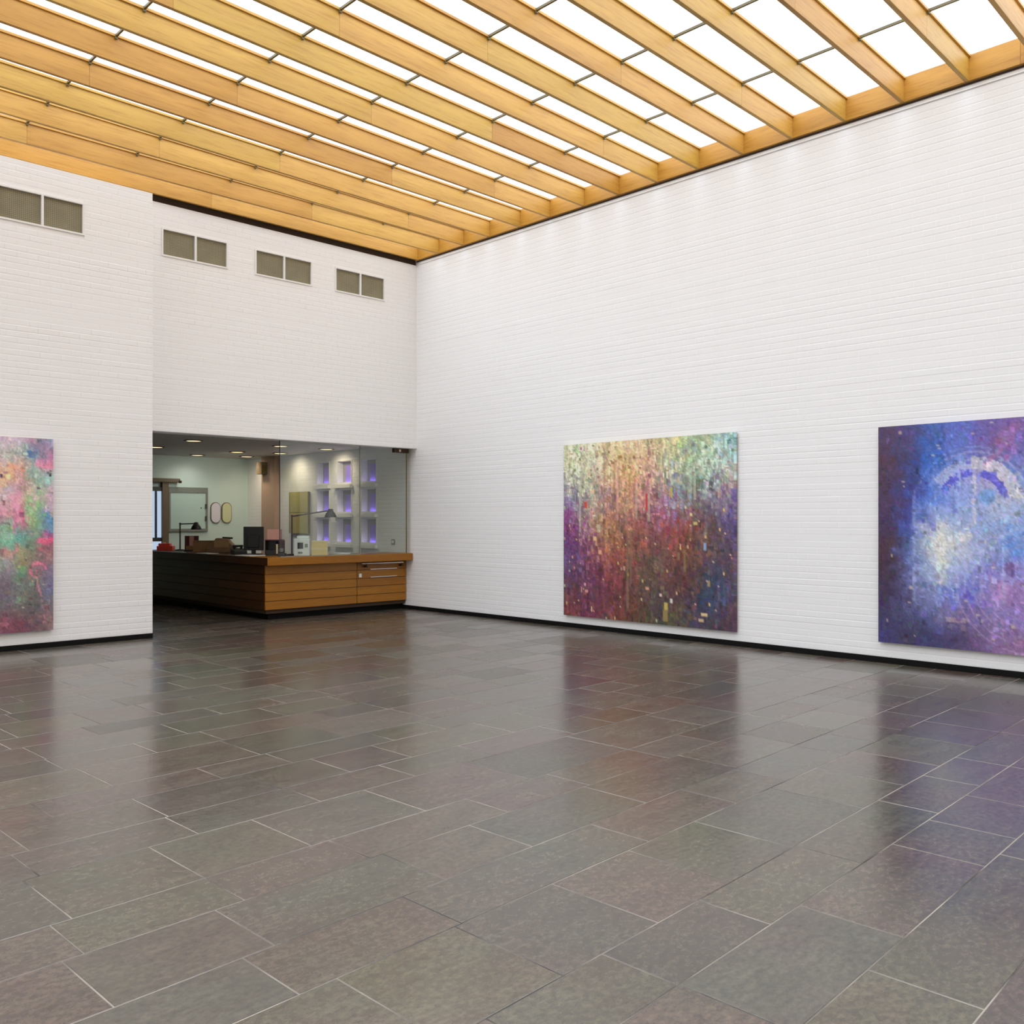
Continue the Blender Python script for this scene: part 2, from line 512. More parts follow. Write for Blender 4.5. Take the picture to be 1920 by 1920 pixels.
back = [0.34, 0.45, 0.37, 0.56]
while rows_v[0] > -6.0:
    rows_v.insert(0, rows_v[0] - back[i % 4]); i += 1
tr = random.Random(11)
tiles = []
for i in range(len(rows_v) - 1):
    va, vb = rows_v[i], rows_v[i + 1]
    ks = [k for k in known if abs(k - va) < 1e-6]
    js = list(known[ks[0]]) if ks else [tr.uniform(2, 3)]
    while js[-1] < 12: js.append(js[-1] + tr.choice([0.5, 0.6, 0.7, 0.85, 1.0]))
    while js[0] > -5.5: js.insert(0, js[0] - tr.choice([0.5, 0.6, 0.7, 0.85, 1.0]))
    for a, b in zip(js[:-1], js[1:]):
        g = 0.003
        pl = [uv2xy(a + g, va + g), uv2xy(b - g, va + g), uv2xy(b - g, vb - g), uv2xy(a + g, vb - g)]
        pl = clip(pl, 0, X0 + 0.001, False); pl = clip(pl, 1, Y0 + 0.001, False) if pl else pl
        pl = clip(pl, 0, XR - 0.016, True) if pl else pl
        pl = clip(pl, 1, YR - 0.001, True) if pl else pl
        if len(pl) < 3: continue
        parts = [pl]
        if max(p[1] for p in pl) > YL - 0.016 and min(p[0] for p in pl) < XC + 0.002:
            parts = [clip(pl, 1, YL - 0.016, True)]
            q = clip(pl, 0, XC + 0.002, False)
            q = clip(q, 1, YL - 0.016, False) if len(q) > 2 else q
            parts.append(q)
        for q in parts:
            if len(q) < 3: continue
            ar = 0.5 * abs(sum(q[k][0] * q[(k + 1) % len(q)][1] - q[(k + 1) % len(q)][0] * q[k][1] for k in range(len(q))))
            if ar > 0.0008: tiles.append(q)
TINTS = [(0.082, 0.076, 0.067), (0.088, 0.075, 0.069), (0.077, 0.076, 0.070), (0.083, 0.080, 0.065), (0.090, 0.079, 0.073), (0.074, 0.070, 0.066), (0.086, 0.070, 0.068)]
def tile_geo(pl):
    cx = sum(p[0] for p in pl) / len(pl); cy = sum(p[1] for p in pl) / len(pl)
    sx, sy = tr.gauss(0, 0.0007), tr.gauss(0, 0.0007)
    n = len(pl); c = 0.0018
    vs = [(p[0], p[1], -0.006) for p in pl]
    vs += [(p[0], p[1], -0.0012) for p in pl]
    for p in pl:
        d = math.hypot(cx - p[0], cy - p[1])
        q = (p[0] + (cx - p[0]) * c * 1.4 / d, p[1] + (cy - p[1]) * c * 1.4 / d)
        vs.append((q[0], q[1], 0.0 + max(-0.0008, min(0.0008, sx * (q[0] - cx) + sy * (q[1] - cy)))))
    fs = [tuple(range(2 * n, 3 * n))]
    for k in range(n):
        j = (k + 1) % n
        fs += [(k, j, n + j, n + k), (n + k, n + j, 2 * n + j, 2 * n + k)]
    t = tr.choice(TINTS); s = tr.uniform(0.90, 1.10)
    s *= 0.84
    return vs, fs, (t[0] * s, t[1] * s, t[2] * s, tr.choice([0.0, 0.0, 0.02, 0.06, 0.10]))
def set_tint(me, cols):
    a = me.color_attributes.new('tint', 'FLOAT_COLOR', 'POINT')
    a.data.foreach_set('color', np.array(cols, dtype=np.float32).ravel())
vis, rest = [], []
for pl in tiles:
    if in_view([(p[0], p[1], 0) for p in pl], 0):
        q = [proj(p[0], p[1], 0) for p in pl]
        if all(q):
            ar = 0.5 * abs(sum(q[k][0] * q[(k + 1) % len(q)][1] - q[(k + 1) % len(q)][0] * q[k][1] for k in range(len(q))))
        else:
            ar = 1e6
        vis.append((ar, pl))
    else:
        rest.append(pl)
vis.sort(key=lambda t: -t[0])
for ar, pl in vis[:300]:
    vs, fs, c = tile_geo(pl)
    o = B().add(vs, fs).build('tile', M['tile'], floor)
    set_tint(o.data, [c] * len(vs))
bb = B(); cols = []
for pl in [p for a, p in vis[300:]] + rest:
    vs, fs, c = tile_geo(pl)
    bb.add(vs, fs); cols += [c] * len(vs)
o = bb.build('tile_field', M['tile'], floor); o['kind'] = 'stuff'
set_tint(o.data, cols)

# ------------------------------------------------------------------ timber and opal-panel ceiling
ceiling = thing('ceiling', (0, 0, BEAM0), 'ceiling of deep pine beams below lit opal panels', kind='structure')
XM = [3.535 + 1.332 * k for k in range(-5, 5)]          # cross bars
BT = 0.045
NB = 28
YRB = [12.64, 12.07, 11.42, 10.79, 10.09, 9.455, 8.77, 8.115, 7.45, 6.79, 6.13, 5.467, 4.80, 4.14, 3.47]
OFF = [0.0, 0.02, 0.10, 0.14, 0.11, 0.18, 0.18]
def beam_y(j, x):
    """front face of beam j; the beams run a little askew to the end wall"""
    y = YRB[j] if j < len(YRB) else YRB[-1] - 0.66 * (j - len(YRB) + 1)
    o = OFF[j] if j < len(OFF) else 0.17
    return y - (XR - x) / 6.58 * o
SK = [(0, 3, 2, 1), (4, 5, 6, 7), (0, 1, 5, 4), (1, 2, 6, 5), (2, 3, 7, 6), (3, 0, 4, 7)]
def skew(a, b, f0, f1, z0, z1):
    q = [(a, f0(a)), (b, f0(b)), (b, f1(b)), (a, f1(a))]
    return [(x, y, z0) for x, y in q] + [(x, y, z1) for x, y in q]
beam_rest = B()
for j in range(NB):
    cuts = [X0] + [XM[k] for k in range(len(XM)) if (k + 2 * j) % 3 == 1] + [XR - 0.05]
    for a, b in zip(cuts[:-1], cuts[1:]):
        if b - a < 0.05: continue
        vs = skew(a + 0.0006, b - 0.0006, lambda x: beam_y(j, x), lambda x: beam_y(j, x) + BT, BEAM0, BEAM1)
        # thin rebate lip along the top of the front face carries the panels
        lip = skew(a + 0.0006, b - 0.0006, lambda x: beam_y(j, x) - 0.020, lambda x: beam_y(j, x), BEAM1 - 0.026, BEAM1)
        if in_view(vs + [((a + b) / 2, beam_y(j, (a + b) / 2), BEAM0)]):
            o = B().add(vs, SK).build('beam', M['beam'], ceiling, bevel=0.003)
            B().add(lip, SK).build('lip', M['beam'], o)
        else:
            beam_rest.add(vs, SK).add(lip, SK)
o = beam_rest.build('beam_field', M['beam'], ceiling); o['kind'] = 'stuff'
cuts = [Y0, -1.0, 2.98, 6.92, 10.2, YB - 0.01]
for a, b in zip(cuts[:-1], cuts[1:]):
    B().box(XR - 0.05, XR - 0.006, a + 0.0006, b - 0.0006, BEAM0, BEAM1).build('edge_beam', M['edge_beam'], ceiling, bevel=0.003)
bar_rest, pan_rest = B(), B()
edges = [X0] + [x for x in XM if X0 + 0.1 < x < XR - 0.1] + [XR]
for j in range(NB - 1):
    for x in XM:
        if not X0 + .1 < x < XR - .1: continue
        ya, ye = beam_y(j + 1, x) + BT, beam_y(j, x) - 0.020
        see = in_view([(x, ya, 6.41), (x, ye, 6.41)])
        t = B() if see else bar_rest
        t.box(x - 0.011, x + 0.011, ya + 0.002, ye - 0.001, 6.407, 6.431)
        t.box(x - 0.013, x + 0.013, ye - 0.008, ye + 0.013, 6.385, 6.407)      # cleat against the beam
        if see:
            t.build('cross_bar', M['steel_grey'], ceiling)
for j in range(NB):
    for a, b in zip(edges[:-1], edges[1:]):
        f0 = (lambda x: beam_y(j + 1, x) + BT / 2 + 0.004) if j + 1 < NB else (lambda x: beam_y(j, x) - 0.3)
        f1 = lambda x: beam_y(j, x) + BT / 2 - 0.004
        vs = skew(a + 0.004, b - 0.004, f0, f1, 6.436, 6.448)
        if in_view(vs):
            p = B(); t = p
        else:
            t = pan_rest
        t.add(vs, SK[:1], 0); t.add(vs, SK[1:], 1)
        if t is not pan_rest:
            p.build('ceiling_panel', [M['panel'], M['panel_edge']], ceiling)
o = bar_rest.build('cross_bar_field', M['steel_grey'], ceiling); o['kind'] = 'stuff'
o = pan_rest.build('ceiling_panel_field', [M['panel'], M['panel_edge']], ceiling); o['kind'] = 'stuff'
tag(B().box(X0 - 0.3, XR + 0.3, Y0 - 0.3, 13.1, 6.475, 6.7).build('ceiling_roof', M['paint_white']), 'roof slab above the lit ceiling', kind='structure')

# ------------------------------------------------------------------ ventilation openings
def vent(name, spans, z0, z1, y, label):
    xa, xb = min(s[0] for s in spans), max(s[1] for s in spans)
    t = thing(name, ((xa + xb) / 2, y, z0), label, 'vent', 'mesh vents high on the walls')
    f = B()
    w = 0.022
    f.box(xa, xb, y - 0.012, y + 0.05, z0, z0 + w).box(xa, xb, y - 0.012, y + 0.05, z1 - w, z1)
    f.box(xa, xa + w, y - 0.012, y + 0.05, z0 + w, z1 - w).box(xb - w, xb, y - 0.012, y + 0.05, z0 + w, z1 - w)
    ss = sorted(spans)
    for s, e in zip(ss[:-1], ss[1:]):
        m = (s[1] + e[0]) / 2
        f.box(m - 0.014, m + 0.014, y - 0.012, y + 0.05, z0 + w, z1 - w)
    f.build('frame', M['plain_white'], t)
    for s in ss:
        B().box(s[0] + 0.004, s[1] - 0.004, y + 0.014, y + 0.024, z0 + 0.02, z1 - 0.02).build('wire_mesh', M['mesh'], t)
    return t
vent('air_vent', [(2.74, 3.228), (3.258, 3.742), (3.772, 4.256)], VZ0L, VZ1L, YL, 'grey mesh vent on the proud left wall, cut by the edge of the photo')
vl = ['grey mesh vent above the opening, nearest the left wall', 'grey mesh vent above the opening, middle one of the three', 'grey mesh vent above the opening, nearest the right wall']
for (a, b), lab in zip(VENTS_B, vl):
    m = (a + b) / 2
    vent('air_vent', [(a, m - 0.015), (m + 0.015, b)], VZ0, VZ1, YB, lab)

# ------------------------------------------------------------------ the three abstract paintings
def upsample(grid, us, vs, U, V):
    g = np.array(grid, dtype=float)
    us = np.array(us); vs = np.array(vs)
    iu = np.clip(np.searchsorted(us, U) - 1, 0, len(us) - 2); iv = np.clip(np.searchsorted(vs, V) - 1, 0, len(vs) - 2)
    fu = np.clip((U - us[iu]) / (us[iu + 1] - us[iu]), 0, 1)[..., None]; fv = np.clip((V - vs[iv]) / (vs[iv + 1] - vs[iv]), 0, 1)[..., None]
    return (g[iv, iu] * (1 - fu) + g[iv, iu + 1] * fu) * (1 - fv) + (g[iv + 1, iu] * (1 - fu) + g[iv + 1, iu + 1] * fu) * fv

def smooth_noise(rs, h, w, ch, cw):
    a = rs.standard_normal((ch + 2, cw + 2))
    y = np.linspace(0, ch, h); x = np.linspace(0, cw, w)
    y0 = y.astype(int); x0 = x.astype(int); fy = (y - y0)[:, None]; fx = (x - x0)[None, :]
    fy = fy * fy * (3 - 2 * fy); fx = fx * fx * (3 - 2 * fx)
    g = lambda dy, dx: a[np.ix_(y0 + dy, x0 + dx)]
    return (g(0, 0) * (1 - fx) + g(0, 1) * fx) * (1 - fy) + (g(1, 0) * (1 - fx) + g(1, 1) * fx) * fy

def canvas_pixels(seed, grid, us, vs, n, m, jit=0.03, dabs=2500, dab=(1, 3), tall=1.0, amp=0.16, streak=0.0, hue=14, splat=60, shapes=None, smear=0.03):
    rs = np.random.RandomState(seed)
    V, U = np.meshgrid((np.arange(m) + .5) / m, (np.arange(n) + .5) / n, indexing='ij')
    du = smooth_noise(rs, m, n, 26, 30) * jit; dv = smooth_noise(rs, m, n, 24, 30) * jit
    img = upsample(grid, us, vs, np.clip(U + du, 0, 1), np.clip(V + dv, 0, 1))
    if shapes:
        shapes(img, U, V, rs)
    base = img.copy()
    for k in range(dabs):
        x = rs.randint(0, n); y = rs.randint(0, m)
        w = rs.randint(dab[0], dab[1] + 1); h = max(1, int(rs.randint(dab[0], dab[1] + 1) * (1 + (tall - 1) * rs.rand())))
        sx = int(np.clip(x + rs.randn() * n * smear, 0, n - 1)); sy = int(np.clip(y + rs.randn() * m * smear * 1.2, 0, m - 1))
        c = base[sy, sx]
        c = c * (1 + rs.randn() * amp) + rs.randn(3) * hue
        al = 0.35 + 0.5 * rs.rand()
        s = (slice(y, min(m, y + h)), slice(x, min(n, x + w)))
        img[s] = img[s] * (1 - al) + c * al
    if streak:
        st = np.repeat(smooth_noise(rs, m, n, 7, n // 2), 1, axis=0)
        img *= (1 + st * streak)[..., None]
    img *= (1 + rs.randn(m, n) * amp * 0.42)[..., None]
    img += rs.randn(m, n, 3) * hue * 0.35
    for k in range(splat):
        x = rs.randint(0, n - 2); y = rs.randint(0, m - 3)
        c = img[y, x] * 0.45 + np.array([225, 205, 165]) * 0.55
        img[y:y + rs.randint(1, 3), x:x + rs.randint(1, 3)] = c
    return img, U, V, rs

def painting(name, img, axis, plane, depth, ua, ub, z0, z1, label):
    """canvas box; ua is the edge at the picture's left"""
    m, n, _ = img.shape
    rgb = np.clip(img * 1.07, 4, 248) / 255.0
    lin = np.where(rgb <= 0.04045, rgb / 12.92, ((rgb + 0.055) / 1.055) ** 2.4)
    mid = (ua + ub) / 2
    loc = (plane, mid, z0) if axis == 'x' else (mid, plane, z0)
    t = thing(name, loc, label, 'painting')
    P = (lambda u, z, d: (plane + d, u, z)) if axis == 'x' else (lambda u, z, d: (u, plane + d, z))
    vs, cols, fs = [], [], []
    rs = np.random.RandomState(5)
    for j in range(m + 1):
        for i in range(n + 1):
            e = i in (0, n) or j in (0, m)
            vs.append(P(ua + (ub - ua) * i / n, z1 + (z0 - z1) * j / m, 0.0 if e else -0.0005 * rs.rand()))
            cols.append(lin[min(j, m - 1), min(i, n - 1)])
    for j in range(m):
        for i in range(n):
            a = j * (n + 1) + i
            fs.append((a, a + n + 1, a + n + 2, a + 1))
    ring = [i for i in range(n + 1)] + [j * (n + 1) + n for j in range(1, m + 1)] + [m * (n + 1) + i for i in range(n - 1, -1, -1)] + [j * (n + 1) for j in range(m - 1, 0, -1)]
    k0 = len(vs)
    for r in ring:
        p = vs[r]
        vs.append((p[0] + depth, p[1], p[2]) if axis == 'x' else (p[0], p[1] + depth, p[2]))
        cols.append(cols[r] * 0.9)
    L = len(ring)
    for i in range(L):
        j = (i + 1) % L
        fs.append((ring[i], ring[j], k0 + j, k0 + i))
    o = B().add(vs, fs).build('canvas', M['art'], t)
    a = o.data.color_attributes.new('pigment', 'FLOAT_COLOR', 'POINT')
    c4 = np.ones((len(vs), 4), dtype=np.float32); c4[:, :3] = np.array(cols)
    a.data.foreach_set('color', c4.ravel())
    # stretcher bars behind the cloth
    s = B(); w = 0.06
    lo, hi = min(ua, ub) + 0.006, max(ua, ub) - 0.006
    for (u0, u1, a0, a1) in ((lo, hi, z0 + .006, z0 + w), (lo, hi, z1 - w, z1 - .006), (lo, lo + w, z0 + w, z1 - w), (hi - w, hi, z0 + w, z1 - w)):
        if axis == 'x': s.box(plane + 0.006, plane + depth + 0.004, u0, u1, a0, a1)
        else: s.box(u0, u1, plane + 0.006, plane + depth + 0.004, a0, a1)
    s.build('stretcher', M['raw_pine'], t)
    return t

P1 = [[(200,205,165),(205,205,175),(215,195,150),(220,195,150),(210,185,150),(190,175,130),(195,195,145),(160,190,160),(185,195,160),(140,175,175)],
      [(205,210,175),(195,195,165),(215,185,150),(215,180,125),(205,165,140),(195,170,140),(185,190,155),(160,180,150),(175,190,165),(165,195,185)],
      [(180,180,165),(185,180,160),(200,165,145),(205,160,110),(205,150,130),(185,160,140),(150,170,165),(160,175,150),(150,180,170),(165,150,140)],
      [(125,115,150),(175,175,145),(160,120,130),(200,150,110),(190,130,125),(160,110,120),(120,140,165),(140,140,125),(130,130,145),(120,95,120)],
      [(135,75,130),(170,160,140),(190,120,95),(145,115,100),(165,105,110),(140,85,115),(150,80,100),(120,95,95),(105,80,95),(90,75,130)],
      [(125,65,120),(150,110,110),(190,140,95),(120,85,75),(160,85,75),(125,90,90),(160,75,60),(120,65,60),(95,75,75),(85,70,115)],
      [(105,65,115),(130,70,95),(175,115,85),(140,80,60),(145,90,80),(110,75,70),(125,75,65),(110,75,55),(95,75,75),(90,75,85)],
      [(95,75,115),(120,70,95),(155,85,85),(150,75,75),(90,80,65),(105,85,75),(105,65,60),(95,65,55),(80,75,95),(95,70,85)],
      [(95,65,90),(105,60,90),(125,60,70),(120,65,65),(95,80,65),(95,75,70),(95,55,60),(75,55,60),(45,75,100),(70,70,105)],
      [(110,70,80),(105,65,85),(115,60,75),(105,60,70),(100,75,60),(85,65,75),(85,65,60),(70,55,65),(50,65,95),(85,60,80)],
      [(120,65,65),(105,50,75),(105,65,65),(115,60,50),(95,75,55),(65,65,65),(90,85,55),(70,60,90),(70,65,75),(80,55,70)]]
u1 = [.058, .173, .283, .389, .492, .591, .687, .780, .870, .957]
v1 = [(k + .5) / 11 for k in range(11)]
img, U, V, rs = canvas_pixels(21, P1, u1, v1, 150, 130, jit=0.022, dabs=6500, dab=(1, 3), tall=2.4, amp=0.17, streak=0.07, hue=8, splat=0, smear=0.045)
def spots(img, pts):
    m, n, _ = img.shape
    for u, v, w, h, c in pts:
        x, y = int(u * n), int(v * m)
        img[y:y + h, x:x + w] = c
for k in range(70):                                            # pale flecks thrown over the lower half
    u, v = rs.rand(), 0.35 + 0.65 * rs.rand()
    spots(img, [(u, v, 1, rs.randint(1, 3), (np.array([205, 180, 130]) + rs.randn(3) * 18))])
for k in range(60):
    spots(img, [(rs.rand(), 0.02 + 0.3 * rs.rand(), rs.randint(1, 3), rs.randint(1, 3), np.array([150, 128, 100]) + rs.randn(3) * 16)])
spots(img, [(.63, .885, 3, 9, (185, 165, 85)), (.62, .93, 4, 8, (140, 122, 75)), (.66, .865, 2, 3, (205, 205, 190)), (.605, .845, 2, 2, (215, 190, 165)),
            (.83, .925, 5, 2, (205, 180, 135)), (.82, .955, 4, 2, (190, 165, 130)), (.86, .76, 2, 4, (150, 135, 105)), (.84, .565, 2, 5, (140, 160, 195)),
            (.745, .375, 1, 2, (225, 205, 170)), (.77, .41, 2, 2, (210, 195, 140)), (.79, .46, 3, 2, (190, 180, 110)), (.665, .27, 2, 7, (180, 165, 90)),
            (.20, .545, 3, 3, (225, 180, 130)), (.235, .62, 3, 3, (220, 160, 130)), (.14, .34, 3, 5, (195, 80, 60)), (.19, .275, 3, 3, (235, 190, 140)),
            (.36, .09, 3, 2, (160, 115, 55)), (.52, .30, 2, 12, (190, 60, 75)), (.39, .70, 2, 3, (190, 140, 120)), (.14, .81, 2, 2, (215, 150, 165)), (.15, .85, 3, 2, (205, 145, 140)), (.52, .815, 3, 2, (205, 150, 125))])
for u, v0_, v1_, c in ((.535, .30, .46, (170, 180, 150)), (.11, .22, .52, (190, 200, 170)), (.46, .28, .44, (185, 165, 150)), (.41, .55, .95, (125, 115, 85)), (.43, .5, .8, (120, 110, 85)), (.35, .15, .45, (215, 160, 150)), (.79, .2, .34, (180, 190, 165)), (.70, .62, .66, (160, 140, 90)), (.735, .6, .72, (140, 125, 80))):
    x = int(u * 150)
    img[int(v0_ * 130):int(v1_ * 130), x:x + 2] = img[int(v0_ * 130):int(v1_ * 130), x:x + 2] * .45 + np.array(c) * .55
painting('painting', img, 'x', XR - 0.052, 0.03, 9.17, 6.24, 0.181, 2.70, 'square abstract painting, pale green top over dark red and purple')

P2 = [[(75,60,95),(70,65,115),(60,90,160),(85,105,185),(95,95,175),(110,90,155),(120,90,150)],
      [(75,50,75),(60,60,110),(45,90,175),(80,110,185),(110,115,190),(110,90,150),(105,105,175)],
      [(70,50,75),(55,60,125),(70,105,190),(145,160,210),(150,150,205),(160,150,190),(95,130,200)],
      [(70,50,85),(60,65,145),(90,125,205),(125,145,210),(140,160,212),(170,175,205),(175,180,200)],
      [(60,45,80),(60,75,150),(140,150,200),(150,170,210),(150,165,205),(140,165,210),(130,160,215)],
      [(70,45,65),(75,95,155),(185,193,196),(210,208,192),(160,170,200),(140,155,205),(95,140,215)],
      [(60,40,60),(85,95,150),(150,165,205),(155,175,215),(125,140,205),(130,125,190),(150,140,200)],
      [(55,45,75),(90,85,130),(130,140,185),(110,120,195),(115,115,190),(150,130,185),(150,115,170)],
      [(60,55,90),(75,75,115),(95,105,155),(125,115,155),(110,95,150),(135,120,170),(130,115,175)],
      [(60,55,105),(60,55,85),(60,60,105),(70,60,100),(100,80,120),(120,95,140),(140,105,145)]]
for r_ in P2:                                                  # the part beyond the frame
    r_ += [r_[5], r_[3], r_[1], r_[0]]
u2 = [.045, .137, .225, .310, .393, .473, .551, .65, .76, .87, .96]
v2 = [(k + .5) / 10 for k in range(10)]
asp = 2.5 / 2.39
def blend(img, mask, c, a):
    img[mask] = img[mask] * (1 - a) + np.array(c, dtype=float) * a
def ringmask(U, V, uc, vc, r0, r1, a0=-math.pi, a1=math.pi):
    x = (U - uc) * asp; y = -(V - vc)
    d = np.hypot(x, y); an = np.arctan2(y, x)
    return (d > r0) & (d < r1) & (an > a0) & (an < a1)
def shapes2(img, U, V, rs):
    blend(img, ringmask(U, V, .40, .36, .115, .145, .2, 2.7), (66, 66, 196), .7)
    blend(img, ringmask(U, V, .40, .36, .145, .20, .1, 1.6), (204, 200, 206), .8)
    blend(img, ringmask(U, V, .40, .36, .145, .19, 1.6, 2.6), (176, 182, 216), .65)
    blend(img, ringmask(U, V, .40, .36, .215, .225, .3, 2.4), (165, 165, 205), .55)
    blend(img, ringmask(U, V, .40, .36, .238, .246, .1, 2.8), (140, 160, 215), .45)
    blend(img, (np.abs(U - .406) < .008) & (V > .20) & (V < .455), (210, 205, 215), .6)
    blend(img, (np.abs(U - .425) < .010) & (V > .21) & (V < .40), (150, 155, 205), .5)
    blend(img, (np.hypot((U - .455) * asp, V - .335) < .035), (90, 150, 215), .6)
    blend(img, (np.hypot((U - .27) * 1.6, (V - .545) * .8) < .045), (216, 214, 196), .6)
    blend(img, (np.hypot((U - .37) * 1.0, (V - .505) * 1.4) < .03), (222, 216, 200), .55)
    blend(img, (np.hypot((U - .53), (V - .07) * 1.6 + (U - .53)) < .05), (150, 100, 150), .5)
    blend(img, (np.abs(V - .145 + (U - .5) * .9) < .012) & (U > .44) & (U < .56), (160, 100, 150), .6)
    blend(img, (np.hypot((U - .515), (V - .735) * .6) < .024), (190, 140, 190), .6)
    blend(img, (np.hypot((U - .54), (V - .64) * .7) < .02), (95, 60, 115), .6)
    blend(img, (np.hypot((U - .39) * 1.0, (V - .765)) < .025), (84, 80, 190), .6)
    blend(img, (np.abs(V - .875) < .012) & (U > .29) & (U < .39), (205, 175, 175), .5)
    for q in range(5):
        blend(img, np.abs(np.hypot((U - .62) * asp, V - .70) - .16 - .035 * q) < .0035, (190, 165, 205), .4)
        blend(img, (np.abs(U - (.16 + .09 * q)) < .0035) & (V > .3) & (V < .8), (170, 185, 225), .35)
    blend(img, np.hypot((U - .27) * 1.3, (V - .55) * .7) < .075, (205, 206, 200), .45)
    blend(img, np.hypot((U - .30), (V - .60) * .8) < .11, (190, 200, 215), .25)
    blend(img, (np.abs(U - .27) < .02) & (V > .45) & (V < .72), (214, 212, 198), .4)
img, U, V, rs = canvas_pixels(33, P2, u2, v2, 150, 140, jit=0.020, dabs=2600, dab=(1, 3), tall=1.6, amp=0.14, streak=0.02, hue=8, splat=40, shapes=shapes2, smear=0.014)
painting('painting', img, 'x', XR - 0.052, 0.03, 4.423, 1.923, 0.235, 2.627, 'blue and violet abstract painting with a pale arch, at the right edge')

P3 = [[(195,175,190),(190,180,195),(165,125,150),(130,145,165)], [(185,185,175),(160,175,165),(95,120,155),(185,130,160)],
      [(190,180,185),(225,160,150),(130,170,165),(222,130,160)], [(230,185,130),(190,150,145),(150,170,150),(150,190,180)],
      [(185,175,180),(195,140,160),(170,190,150),(185,165,180)], [(190,170,170),(230,160,180),(160,190,135),(195,165,180)],
      [(215,150,165),(215,130,155),(140,190,130),(165,160,180)], [(170,150,150),(210,120,150),(140,170,120),(95,140,170)],
      [(140,180,155),(150,135,140),(120,150,130),(110,140,170)], [(120,180,150),(100,170,160),(120,140,125),(215,90,130)],
      [(190,120,130),(175,160,130),(110,120,100),(140,100,110)], [(150,150,150),(150,150,115),(130,110,110),(150,110,120)],
      [(140,130,140),(105,140,115),(140,115,120),(120,110,130)], [(110,95,105),(110,120,115),(115,110,110),(115,110,135)],
      [(110,105,120),(120,125,110),(100,100,100),(105,110,135)], [(105,100,105),(110,110,105),(100,95,95),(115,105,110)],
      [(120,75,90),(115,70,80),(105,80,90),(135,110,110)]]
# seen: the right-hand quarter; the rest of the canvas repeats the same palette
P3 = [[r[2], r[0], r[3], r[1], r[2], r[0], r[1], r[0], r[1], r[2], r[3]] for r in P3]
W3 = 2.4
XA, XB = 3.867 - W3, 3.867
u3 = [.03, .12, .22, .32, .42, .54, .64] + [(x - XA) / W3 for x in (3.347, 3.50, 3.657, 3.817)]
v3 = [.02, .085, .14, .20, .26, .32, .375, .42, .475, .53, .585, .64, .695, .75, .81, .865, .95]
def patch(img, U, V, px, py, w, h, c, a=.8):
    du = (U - ux(px)) / (w / 2 / 99 * .596 / W3); dv = (V - vy(py)) / (h / 2 / 358.0)
    wob = .25 * np.sin(U * 190 + py) + .25 * np.sin(V * 150 + px)
    blend(img, np.abs(du) ** 3 + np.abs(dv) ** 3 < 1 + wob, c, a)
ux = lambda px: (3.271 + (px / 99.0) * 0.596 - XA) / W3
vy = lambda py: (py - 823.0) / 358.0
def shapes3(img, U, V, rs):
    patch(img, U, V, 94, 889, 5, 12, (20, 24, 18)); patch(img, U, V, 72, 916, 8, 4, (80, 64, 88)); patch(img, U, V, 3, 896, 4, 6, (60, 46, 90)); patch(img, U, V, 54, 853, 10, 12, (70, 118, 165))
    patch(img, U, V, 80, 870, 30, 14, (226, 140, 168), .6); patch(img, U, V, 30, 945, 16, 30, (232, 160, 182), .6); patch(img, U, V, 52, 962, 12, 46, (140, 200, 140), .6); patch(img, U, V, 28, 985, 6, 36, (200, 110, 150), .7)
    patch(img, U, V, 84, 1014, 28, 12, (226, 96, 134), .7); patch(img, U, V, 64, 930, 4, 60, (205, 160, 180), .5); patch(img, U, V, 22, 876, 20, 14, (232, 160, 120), .6); patch(img, U, V, 92, 972, 10, 26, (90, 145, 185), .6)
    patch(img, U, V, 13, 982, 16, 5, (100, 92, 92), .7); patch(img, U, V, 35, 1120, 8, 9, (140, 185, 135), .8); patch(img, U, V, 82, 1160, 5, 18, (190, 125, 140), .7); patch(img, U, V, 40, 1070, 14, 24, (92, 138, 110), .5)
    patch(img, U, V, 56, 1134, 6, 8, (60, 62, 60), .8); patch(img, U, V, 62, 1090, 6, 4, (205, 160, 110), .8); patch(img, U, V, 8, 1165, 14, 6, (190, 120, 135), .5)
    cu, cv = ux(71), vy(1069)
    d = np.hypot((U - cu) * W3, (V - cv) * 2.38)
    blend(img, (d > .075) & (d < .105) & ((V < cv) | (U < cu)), (222, 110, 145), .75)
    blend(img, (np.abs((U - ux(68)) * W3 - (V - vy(1090)) * 2.38 * .30) < .014) & (V > vy(1088)) & (V < vy(1120)), (205, 130, 145), .65)
img, U, V, rs = canvas_pixels(45, P3, u3, v3, 170, 150, jit=0.014, dabs=2600, dab=(1, 4), tall=1.3, amp=0.13, streak=0.02, hue=8, splat=20, shapes=shapes3, smear=0.012)
painting('painting', img * 1.05, 'y', YL - 0.052, 0.03, XA, XB, 0.222, 2.60, 'pink, green and grey abstract painting on the left wall, cut by the frame')

# ------------------------------------------------------------------ reception shell
tag(B().box(4.0, XR, YR, YR + 0.2, 0, RCEIL + 0.2).build('wall_reception', M['mint']), 'pale mint back wall of the reception', kind='structure')
tag(B().box(XC - 0.2, XC, YL + 0.9, YR, 0, RCEIL).build('wall_reception_left_unseen', M['light_block']), 'unseen left wall of the reception, set close and dark to block light', kind='structure')  # unseen; placed close and dark to keep light off the counter side
tag(B().box(3.8, XR, YB + 0.3, YR, RCEIL, RCEIL + 0.2).build('ceiling_reception', M['rec_ceiling']), 'grey plaster ceiling of the reception', kind='structure')

pl = tag(B().box(XR - 0.13, XR - 0.001, 17.42, 17.98, 0, RCEIL - 0.001).build('trim_4', M['pilaster'], bevel=0.004), 'taupe pilaster on the right wall deep in the reception', kind='structure')

